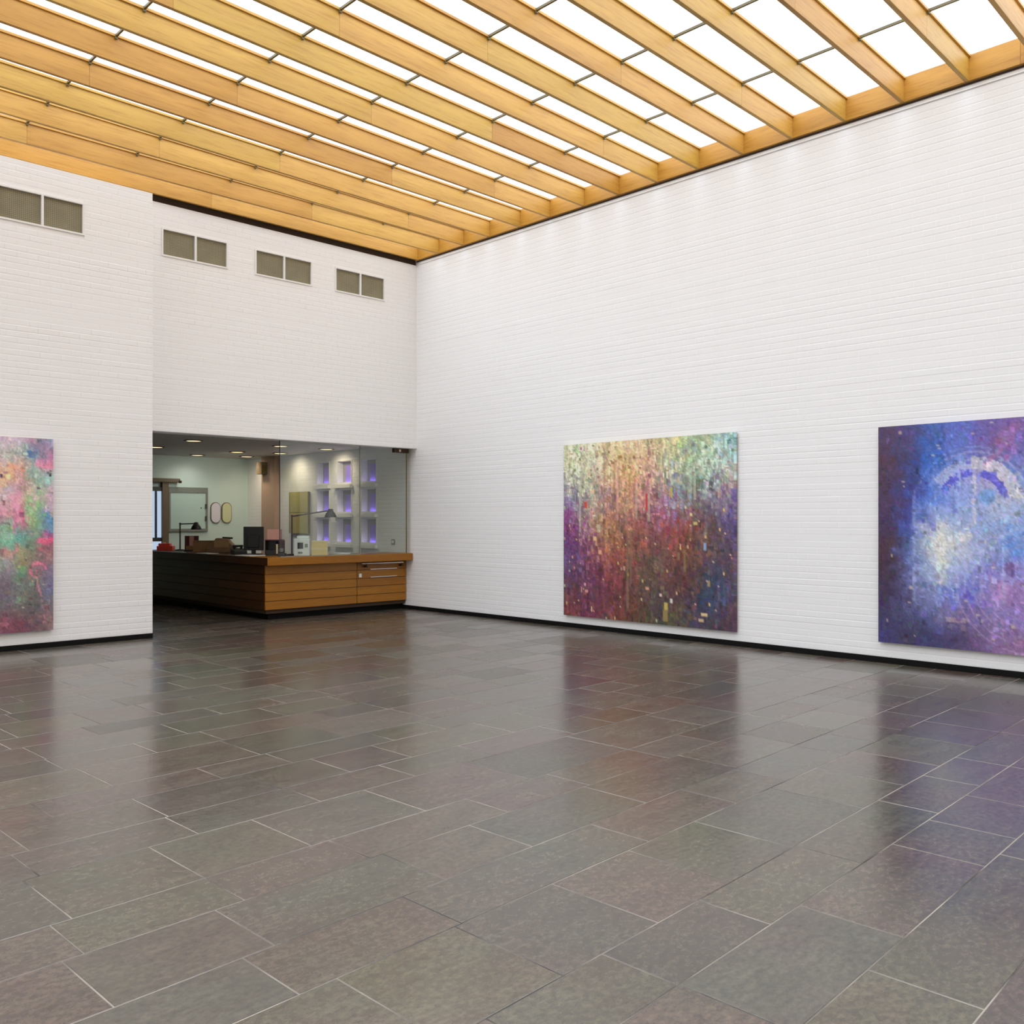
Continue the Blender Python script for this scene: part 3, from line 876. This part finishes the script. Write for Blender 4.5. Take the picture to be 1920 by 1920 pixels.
# door at the far left of the back wall
dr = thing('door_1', (8.05, YR, 0), 'brown framed glass door at the back of the reception', kind='structure')
B().box(8.10, 8.24, YR - 0.10, YR, 0, 2.43).box(7.55, 7.62, YR - 0.10, YR, 0, 2.43).build('door_post', M['brown_post'], dr, bevel=0.004)
B().box(7.50, 8.47, YR - 0.14, YR, 2.38, 2.46).build('door_head', M['brown_post'], dr, bevel=0.004)
B().box(7.62, 8.10, YR - 0.07, YR - 0.01, 2.19, 2.28).box(7.62, 8.10, YR - 0.07, YR - 0.01, 1.14, 1.22).box(7.62, 7.70, YR - 0.07, YR - 0.01, 0.02, 2.19).box(7.96, 8.0, YR - 0.07, YR - 0.01, 1.22, 2.19).build('door_rail', M['grey_plastic'], dr)
B().box(7.70, 8.10, YR - 0.04, YR - 0.03, 0.02, 2.19).build('door_pane', M['daylight'], dr)
c = B()
c.box(8.44, 8.49, YR - 0.16, YR - 0.10, 2.365, 2.42).build('head_stop', M['bronze'], dr)

# downlights
DL = [(7.02, 14.98, 'round warm downlight, leftmost of the front row over the counter'),
      (8.68, 14.96, 'round warm downlight, middle of the front row, at the glass edge'),
      (10.0 - 0.33, 14.98, 'round warm downlight, right end of the front row near the niches'),
      (7.14, 16.80, 'round warm downlight cut by the left edge of the opening'),
      (8.81, 16.86, 'round warm downlight, middle of the second row'),
      (9.62, 16.60, 'round warm downlight close to the olive board on the right wall'),
      (8.65, 18.28, 'round warm downlight nearest the back wall, above the mirrors'),
      (9.60, 17.95, 'round warm downlight by the pilaster')]
AIM = [(0, 0, 0.04), (0.2, 0.6, 0.8), (0.45, 0.1, 0.55), (0, 0.1, 0.04), (0.1, 0.9, 0.9), (0.5, 0.0, 0.55), (0.0, 0.25, 0.3), (0.35, 0.2, 0.5)]
for i, (x, y, lab) in enumerate(DL):
    t = thing('downlight', (x, y, RCEIL), lab, 'light', 'downlights in the reception ceiling')
    B().lathe((x, y, RCEIL), [(0.125, 0.0), (0.160, 0.0), (0.165, -0.006), (0.155, -0.014), (0.125, -0.014), (0.125, 0.0)], 24).build('trim_ring', M['bronze'], t, smooth=True)
    B().lathe((x, y, RCEIL), [(0.0005, -0.006), (0.08, -0.007), (0.124, -0.008), (0.124, -0.003), (0.0005, -0.003)], 24).build('lens', M['lens'], t)
    ld = bpy.data.lights.new('downlight_lamp', 'SPOT')
    ax, ay, pw = AIM[i]
    ld.energy = SPOT_POWER * pw; ld.color = (1.0, 0.96, 0.90) if i in (1, 4, 6) else (1.0, 0.80, 0.58); ld.spot_size = math.radians(140); ld.spot_blend = 1.0; ld.shadow_soft_size = 0.10
    lo = bpy.data.objects.new('lamp', ld); COL.objects.link(lo); lo.parent = t; lo.location = (0, 0, -0.03)
    lo.rotation_euler = Vector((ax, ay, -1)).to_track_quat('-Z', 'Y').to_euler()

# niches with ledges and violet display blocks
rown = ['top', 'middle', 'bottom']; coln = ['nearest the hall', 'in the middle column', 'farthest from the hall']
for ci, (a, b) in enumerate(NY):
    for ri, (c0, c1) in enumerate(NZ):
        e = 0.0012
        f = B()
        f.box(XR - 0.012, XR + 0.13, a + e, a + 0.022, c0 + e, c1 - e).box(XR - 0.012, XR + 0.13, b - 0.022, b - e, c0 + e, c1 - e).box(XR - 0.012, XR + 0.13, a + 0.022, b - 0.022, c1 - 0.02, c1 - e).box(XR - 0.012, XR + 0.13, a + 0.022, b - 0.022, c0 + e, c0 + 0.02)
        f.box(XR - 0.012, XR + 0.004, a + 0.022, b - 0.022, c0 + 0.02, c0 + 0.036)
        t = f.build('display_niche', M['plain_white'], wall_right)
        B().box(XR + 0.13, XR + 0.15, a + e, b - e, c0 + e, c1 - e).build('back_panel', M['niche_back'], t)
        B().box(XR - 0.075, XR - 0.006, a - 0.03, b + 0.04, c0 - 0.075, c0 - 0.012).build('ledge', M['plain_white'], t, bevel=0.003)
        B().box(XR + 0.008, XR + 0.022, a + 0.04, b - 0.06, c0 + 0.0205, c0 + 0.030).build('light_strip', M['led'], t)
        g = tag(B().box(XR + 0.06, XR + 0.11, a + 0.03, a + 0.31, c0 + 0.0205, c0 + 0.37).build('display_block', M['purple'], bevel=0.004),
                'violet display block in the %s niche %s' % (rown[ri], coln[ci]), 'ornament', 'violet blocks in the niches')

# ------------------------------------------------------------------ reception counter
CX, CY = 7.285, 13.02           # counter faces
ct = thing('reception_counter', (CX, CY, 0), 'L-shaped reception counter, orange oak front with gate and side painted dark as if in shade', 'counter')
B().box(CX - 0.069, XR - 0.016, CY - 0.19, CY + 0.62, 0.876, 1.0).build('worktop', M['counter_x'], ct, bevel=0.004)
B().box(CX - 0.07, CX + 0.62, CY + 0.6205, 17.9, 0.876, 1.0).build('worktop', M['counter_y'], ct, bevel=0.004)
B().box(CX - 0.0755, CX - 0.0695, CY - 0.188, CY + 0.6205, 0.877, 0.999).build('shaded_edge', M['counter_y'], ct)  # dark strip painting the same shade on the worktop end
core = [(CX + 0.03, CY + 0.03), (XR - 0.016, CY + 0.03), (XR - 0.016, CY + 0.50), (CX + 0.50, CY + 0.50), (CX + 0.50, 17.8), (CX + 0.03, 17.8)]
B().prism(core, 2, 0.10, 0.875).build('carcass', M['dark_gap'], ct)
kick = [(CX + 0.10, CY + 0.10), (XR - 0.016, CY + 0.10), (XR - 0.016, CY + 0.45), (CX + 0.45, CY + 0.45), (CX + 0.45, 17.75), (CX + 0.10, 17.75)]
B().prism(kick, 2, 0.0, 0.10).build('plinth', M['black'], ct)
nbd = 5; zb0, zb1 = 0.165, 0.872
GX = 9.02                       # seam of the hinged gate
for k in range(nbd):
    a = zb0 + (zb1 - zb0) * k / nbd; b = zb0 + (zb1 - zb0) * (k + 1) / nbd - 0.007
    # lapped boards: foot of each board a little proud
    pf = [(CY - 0.004, a), (CY + 0.03, a), (CY + 0.03, b), (CY + 0.008, b)]
    B().prism(pf, 0, CX, GX - 0.006).build('front_board', M['counter_x'], ct)
    B().prism(pf, 0, GX + 0.006, XR - 0.02).build('gate_board', M['counter_x'], ct)
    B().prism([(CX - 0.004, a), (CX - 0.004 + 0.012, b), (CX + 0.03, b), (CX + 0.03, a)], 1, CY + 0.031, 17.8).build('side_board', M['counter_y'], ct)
B().tube((GX + 0.05, CY - 0.06, 0.842), (9.96, CY - 0.06, 0.842), 0.013).build('gate_pull_bar', M['chrome'], ct)
for x in (GX + 0.15, 9.93):
    o = B().tube((x, CY - 0.075, 0.79), (x, CY - 0.004, 0.79), 0.020).build('gate_bracket', M['bronze'], ct)
    B().tube((x, CY - 0.06, 0.80), (x, CY - 0.06, 0.829), 0.009).build('stem', M['bronze'], o)
for z in (0.73, 0.595):
    B().box(GX + 0.27, 9.86, CY - 0.012, CY - 0.0042, z, z + 0.012).build('gate_strip', M['chrome'], ct)
B().box(GX + 0.03, GX + 0.09, CY - 0.012, CY - 0.0042, 0.60, 0.67).build('gate_lock', M['chrome'], ct, bevel=0.003)

# ------------------------------------------------------------------ glass screen standing on the worktop, up to the lintel
GY = 12.90
w1 = thing('window_1', (8.25, GY, 1.0), 'wide sheet of clear glass standing on the front counter', kind='structure')
B().box(7.475, 8.99, GY, GY + 0.012, 1.012, LINTEL - 0.0005).build('pane', M['glass'], w1)
B().box(7.475, 8.99, GY - 0.008, GY + 0.020, 1.0005, 1.012).build('foot_channel', M['frame_grey'], w1)
B().box(7.468, 7.4745, GY - 0.002, GY + 0.014, 1.012, LINTEL - 0.0005).build('edge_seal', M['grey_plastic'], w1)
w2 = thing('window_2', (9.5, GY, 1.0), 'narrow sheet of clear glass standing on the counter beside the right wall', kind='structure')
B().box(9.005, 9.985, GY, GY + 0.012, 1.012, LINTEL - 0.0005).build('pane', M['glass'], w2)
B().box(8.9905, 9.0045, GY - 0.002, GY + 0.014, 1.0005, LINTEL - 0.0005).build('edge_seal', M['frame_grey'], w2)
B().box(9.9855, 9.998, GY - 0.002, GY + 0.014, 1.0005, LINTEL - 0.0005).build('edge_seal', M['steel_grey'], w2)
B().box(9.70, 10.02, GY - 0.03, GY + 0.04, LINTEL - 0.075, LINTEL - 0.0005).build('top_fitting', M['bronze'], w2, bevel=0.003)
B().box(9.80, 9.84, GY - 0.036, GY - 0.0305, LINTEL - 0.06, LINTEL - 0.02).build('fitting_plate', M['cream'], w2)

# ------------------------------------------------------------------ things on the counter
Z = 1.0
def desk_lamp(x, y, h, ax, ay, az, label):
    t = thing('desk_lamp', (x, y, Z), label, 'lamp')
    B().lathe((x, y, Z), [(0.0005, 0.0), (0.095, 0.0), (0.095, 0.012), (0.07, 0.022), (0.012, 0.028), (0.0005, 0.028)], 20).build('base', M['black_plastic'], t, smooth=True)
    B().tube((x, y, Z + 0.02), (x, y, Z + h), 0.014).build('pole', M['grey_plastic'], t)
    B().tube((x, y, Z + h - 0.01), (x + ax, y + ay, Z + h + az), 0.012).build('arm', M['grey_plastic'], t)
    j = B(); j.lathe((x, y, Z + h - 0.02), [(0.0005, 0), (0.018, 0.004), (0.018, 0.032), (0.0005, 0.036)], 12); j.build('joint', M['black_plastic'], t)
    e = Vector((x + ax, y + ay, Z + h + az))
    s = B()
    s.lathe((e.x, e.y, e.z - 0.115), [(0.10, 0.0), (0.102, 0.006), (0.075, 0.07), (0.045, 0.10), (0.040, 0.135), (0.018, 0.14), (0.0005, 0.14)], 20)
    s.lathe((e.x, e.y, e.z - 0.112), [(0.0005, 0.125), (0.034, 0.12), (0.07, 0.066), (0.098, 0.0)], 20)
    s.build('shade', M['black_plastic'], t, smooth=True)
    return t
desk_lamp(7.72, 17.05, 0.52, 0.22, -0.22, 0.0, 'black desk lamp with bent arm, standing behind the red box')
desk_lamp(8.02, 13.46, 0.66, 0.48, -0.42, 0.09, 'black desk lamp leaning over the white machine')

t = thing('red_box', (7.56, 17.32, Z), 'small red box at the left end of the counter', 'box')
B().obox((7.56, 17.32), 0.30, 0.18, Z, Z + 0.085, -0.7).build('body', M['red'], t, bevel=0.006)
B().obox((7.55, 17.34), 0.22, 0.13, Z + 0.0855, Z + 0.135, -0.7).build('lid', M['red'], t, bevel=0.01)
B().obox((7.535, 17.35), 0.05, 0.05, Z + 0.1355, Z + 0.15, -0.7).build('knob', M['cream'], t, bevel=0.004)

t = thing('card_stand', (7.72, 16.55, Z), 'small upright plum and pink picture card on the counter', 'card')
A = -0.75
B().obox((7.72, 16.55), 0.26, 0.012, Z + 0.02, Z + 0.29, A).build('card', M['card_dark'], t)
for du, w, m, z0_, z1_ in ((0.0, 0.085, 'pink', 0.10, 0.285), (-0.005, 0.20, 'kraft', 0.025, 0.10)):
    B().obox((7.72 + du * math.cos(A) + 0.0075 * math.sin(A), 16.55 + du * math.sin(A) - 0.0075 * math.cos(A)), w, 0.002, Z + z0_, Z + z1_, A).build('picture_patch', M[m], t)
B().obox((7.72, 16.55), 0.28, 0.07, Z, Z + 0.02, A).build('foot', M['grey_plastic'], t)

t = thing('kraft_box', (7.72, 15.95, Z), 'low brown cardboard box between the picture card and the satchel', 'box')
B().obox((7.72, 15.95), 0.42, 0.22, Z, Z + 0.185, A).build('body', M['kraft'], t, bevel=0.004)
B().obox((7.725, 15.945), 0.43, 0.225, Z + 0.186, Z + 0.21, A).build('lid', M['leather'], t, bevel=0.004)
t = thing('satchel', (7.72, 15.36, Z), 'slumped brown satchel on the counter left of the black monitor', 'bag')
ca, sa = math.cos(A), math.sin(A)
prof = [(-0.24, 0.0), (0.26, 0.0), (0.27, 0.10), (0.17, 0.20), (0.13, 0.255), (-0.08, 0.265), (-0.13, 0.19), (-0.25, 0.12)]
b = B(); n = len(prof)
for wd, k in ((-0.10, .96), (-0.06, 1.0), (0.06, 1.0), (0.10, .96)):
    for u, z in prof:
        b.v.append((7.72 + u * k * ca - wd * sa, 15.36 + u * k * sa + wd * ca, Z + z * k))
for r in range(3):
    for i in range(n):
        j = (i + 1) % n
        b.f.append((r * n + i, r * n + j, (r + 1) * n + j, (r + 1) * n + i)); b.mi.append(0)
b.f += [tuple(range(n - 1, -1, -1)), tuple(range(3 * n, 4 * n))]; b.mi += [0, 0]
b.build('body', M['leather'], t, bevel=0.012, smooth=True)
B().obox((7.72 + 0.03 * ca + 0.106 * sa, 15.36 + 0.03 * sa - 0.106 * ca), 0.26, 0.008, Z + 0.10, Z + 0.23, A).build('flap', M['kraft'], t, bevel=0.003)
B().tube((7.72 + 0.02 * ca, 15.36 + 0.02 * sa, Z + 0.27), (7.72 + 0.20 * ca, 15.36 + 0.20 * sa, Z + 0.262), 0.016).build('handle', M['black_plastic'], t)

t = thing('telephone', (7.72, 14.67, Z), 'dark grey telephone between the satchel and the monitor', 'telephone')
b = B()
for (u, w) in ((0, 0),):
    b.prism([(14.60, Z), (14.76, Z), (14.76, Z + 0.10), (14.60, Z + 0.05)], 0, 7.58, 7.82)
b.build('body', M['grey_plastic'], t, bevel=0.006)
B().tube((7.62, 14.73, Z + 0.135), (7.80, 14.73, Z + 0.135), 0.02).build('handset', M['black_plastic'], t)
for x_ in (7.63, 7.76):
    B().box(x_, x_ + 0.03, 14.71, 14.75, Z + 0.095, Z + 0.118).build('cradle', M['black_plastic'], t)

t = thing('monitor', (7.75, 14.25, Z), 'black computer monitor seen from behind on the counter', 'monitor')
B().obox((7.75, 14.25), 0.34, 0.045, Z + 0.07, Z + 0.475, A).build('housing', M['black_plastic'], t, bevel=0.008)
B().obox((7.75 + 0.03 * sa, 14.25 - 0.03 * ca), 0.20, 0.03, Z + 0.12, Z + 0.34, A).build('rear_cover', M['black_plastic'], t, bevel=0.008)
B().obox((7.75, 14.25), 0.07, 0.035, Z + 0.015, Z + 0.075, A).build('neck', M['black_plastic'], t)
B().obox((7.75, 14.25), 0.26, 0.18, Z, Z + 0.016, A).build('foot', M['black_plastic'], t, bevel=0.005)

t = thing('desk_organizer', (7.80, 13.64, Z), 'black desk organizer with a pale card, right of the monitor', 'organizer')
b = B()
cx, cy = 7.80, 13.64
def loc(u, w): return (cx + u * ca - w * sa, cy + u * sa + w * ca)
for (u, w, sx_, sy_, z0_, z1_) in ((0, 0.08, 0.28, 0.012, 0, 0.25), (-0.134, 0, 0.012, 0.16, 0, 0.25), (0.134, 0, 0.012, 0.16, 0, 0.25), (0, 0, 0.28, 0.16, 0, 0.012), (0.03, 0, 0.01, 0.15, 0.012, 0.22), (0, -0.075, 0.28, 0.01, 0.012, 0.09)):
    b.obox(loc(u, w), sx_, sy_, Z + z0_, Z + z1_, A)
b.build('tray', M['black_plastic'], t)
B().obox(loc(0, 0), 0.285, 0.165, Z + 0.2505, Z + 0.262, A).build('cover', M['card_dark'], t)
B().obox(loc(0.06, -0.083), 0.03, 0.004, Z + 0.03, Z + 0.19, A).build('pale_card', M['cream'], t)
tag(B().obox(loc(0.0, 0.0), 0.22, 0.12, Z + 0.2625, Z + 0.435, A).build('pink_box', M['pink'], bevel=0.004), 'pink box lying on top of the black desk organizer', 'box')

t = thing('card_terminal', (7.71, 13.24, Z), 'small dark card terminal left of the white machine', 'terminal')
cx, cy = 7.71, 13.24
B().obox((cx, cy), 0.11, 0.15, Z, Z + 0.05, A).build('base', M['grey_plastic'], t, bevel=0.006)
b = B().obox((cx + 0.0, cy + 0.02), 0.10, 0.05, Z + 0.0505, Z + 0.26, A); b.build('body', M['black_plastic'], t, bevel=0.008)
B().obox((cx - 0.03 * -sa, cy + 0.02 - 0.03 * ca), 0.07, 0.006, Z + 0.07, Z + 0.13, A).build('keypad', M['frame_grey'], t)

t = thing('ticket_machine', (8.04, 13.18, Z), 'white ticket machine with a dark slot on the counter corner', 'machine')
cx, cy = 8.04, 13.18
A2 = -0.6
ca, sa = math.cos(A2), math.sin(A2)
B().obox((cx, cy), 0.25, 0.22, Z, Z + 0.285, A2).build('body', M['plain_white'], t, bevel=0.012)
B().obox(loc(0.02, 0.0), 0.20, 0.15, Z + 0.2855, Z + 0.33, A2).build('top_tray', M['plain_white'], t, bevel=0.008)
B().obox(loc(-0.02, -0.112), 0.09, 0.006, Z + 0.12, Z + 0.22, A2).build('slot', M['black_plastic'], t)
B().obox(loc(0.075, -0.112), 0.05, 0.006, Z + 0.14, Z + 0.20, A2).build('display', M['frame_grey'], t)
B().obox(loc(-0.02, -0.113), 0.07, 0.008, Z + 0.04, Z + 0.07, A2).build('paper_exit', M['frame_grey'], t)

t = thing('carton', (8.33, 13.10, Z), 'beige cardboard carton right of the white ticket machine', 'box')
cx, cy = 8.33, 13.10
B().obox((cx, cy), 0.26, 0.22, Z, Z + 0.225, A2).build('body', M['beige'], t, bevel=0.003)
B().obox(loc(0, 0.0), 0.264, 0.224, Z + 0.2255, Z + 0.245, A2).build('lid', M['cream'], t, bevel=0.003)
B().obox(loc(0.0, -0.1115), 0.262, 0.002, Z + 0.10, Z + 0.125, A2).build('tape', M['cream'], t)

t = thing('paper_stack', (8.75, 13.15, Z), 'low stack of white leaflets on the front counter by the glass', 'papers')
for k in range(3):
    B().obox((8.75 + 0.006 * k, 13.15 - 0.004 * k), 0.21, 0.30, Z + 0.011 * k, Z + 0.011 * k + 0.0105, 0.04 * k).build('leaflet', M['paper'], t)
tag(B().obox((7.42, 13.75), 0.30, 0.42, Z, Z + 0.012, 0.1).build('paper_pad', M['paper'], bevel=0.002), 'white paper pad at the counter edge before the organizer', 'papers')
tag(B().obox((7.38, 15.2), 0.21, 0.42, Z, Z + 0.008, 0.05).build('paper_sheet', M['paper'], bevel=0.002), 'pale paper sheets at the counter edge before the satchel', 'papers')

# ------------------------------------------------------------------ things on the reception walls
def oblong(cx, cz, w, h, n=10):
    r = w / 2; pts = []
    for i in range(n + 1):
        a = math.pi * i / n
        pts.append((cx + r * math.cos(a), cz + h / 2 - r + r * math.sin(a)))
    for i in range(n + 1):
        a = math.pi + math.pi * i / n
        pts.append((cx + r * math.cos(a), cz - h / 2 + r + r * math.sin(a)))
    return pts
for x, mat, lab in ((9.319, 'mirror', 'oblong wall mirror on the back wall, the left silvery one of a pair'), (9.576, 'mirror_green', 'oblong wall mirror on the back wall, the right yellowish one of a pair')):
    t = thing('wall_mirror', (x, YR, 1.51), lab, 'mirror', 'oblong mirrors on the back wall')
    B().prism(oblong(x, 1.744, 0.235, 0.46), 1, YR - 0.03, YR - 0.001).build('frame', M['brown_post'], t)
    B().prism(oblong(x, 1.744, 0.205, 0.43), 1, YR - 0.036, YR - 0.0305).build('glass', M[mat], t)

t = thing('notice_board', (8.695, YR, 1.34), 'large pale mint board with grey frame on the back wall', 'board')
f = B()
f.box(8.263, 9.128, YR - 0.05, YR - 0.001, 2.17, 2.285).box(8.263, 9.128, YR - 0.05, YR - 0.001, 1.34, 1.40)
f.box(9.085, 9.128, YR - 0.05, YR - 0.001, 1.40, 2.17).box(8.263, 8.30, YR - 0.05, YR - 0.001, 1.40, 2.17)
f.build('frame', M['frame_grey'], t, bevel=0.003)
B().box(8.30, 9.085, YR - 0.03, YR - 0.015, 1.40, 2.17).build('board_panel', M['mint_panel'], t)
for z in (1.62, 1.88):
    B().box(9.06, 9.10, YR - 0.06, YR - 0.0505, z - 0.05, z + 0.05).build('hinge', M['grey_plastic'], t)
B().box(8.97, 8.99, YR - 0.036, YR - 0.0305, 1.83, 1.86).build('pin', M['grey_plastic'], t)

t = thing('pinboard', (XR, 16.61, 1.31), 'tall olive felt board on the right wall of the reception', 'board')
B().box(XR - 0.06, XR - 0.007, 16.217, 16.95, 1.31, 2.17).build('backing', M['olive_dark'], t, bevel=0.004)
B().box(XR - 0.072, XR - 0.0605, 16.217, 16.90, 1.31, 1.735).box(XR - 0.072, XR - 0.0605, 16.217, 16.90, 1.745, 2.17).build('felt', M['olive'], t, bevel=0.003)
t = thing('loudspeaker', (XR - 0.2, 17.83, 2.57), 'small olive loudspeaker high on the pilaster', 'loudspeaker')
B().box(XR - 0.27, XR - 0.135, 17.72, 17.94, 2.57, 2.83).build('cabinet', M['brown_post'], t, bevel=0.006)
B().box(XR - 0.256, XR - 0.15, 17.7145, 17.7195, 2.59, 2.76).build('grille', M['olive_dark'], t)
t = thing('light_switch', (XR, 13.41, 1.16), 'small grey switch on the white wall behind the glass door', 'switch')
B().box(XR - 0.018, XR - 0.006, 13.36, 13.46, 1.14, 1.24).build('plate', M['frame_grey'], t, bevel=0.002)
B().box(XR - 0.026, XR - 0.0185, 13.385, 13.435, 1.165, 1.215).build('rocker', M['plain_white'], t)
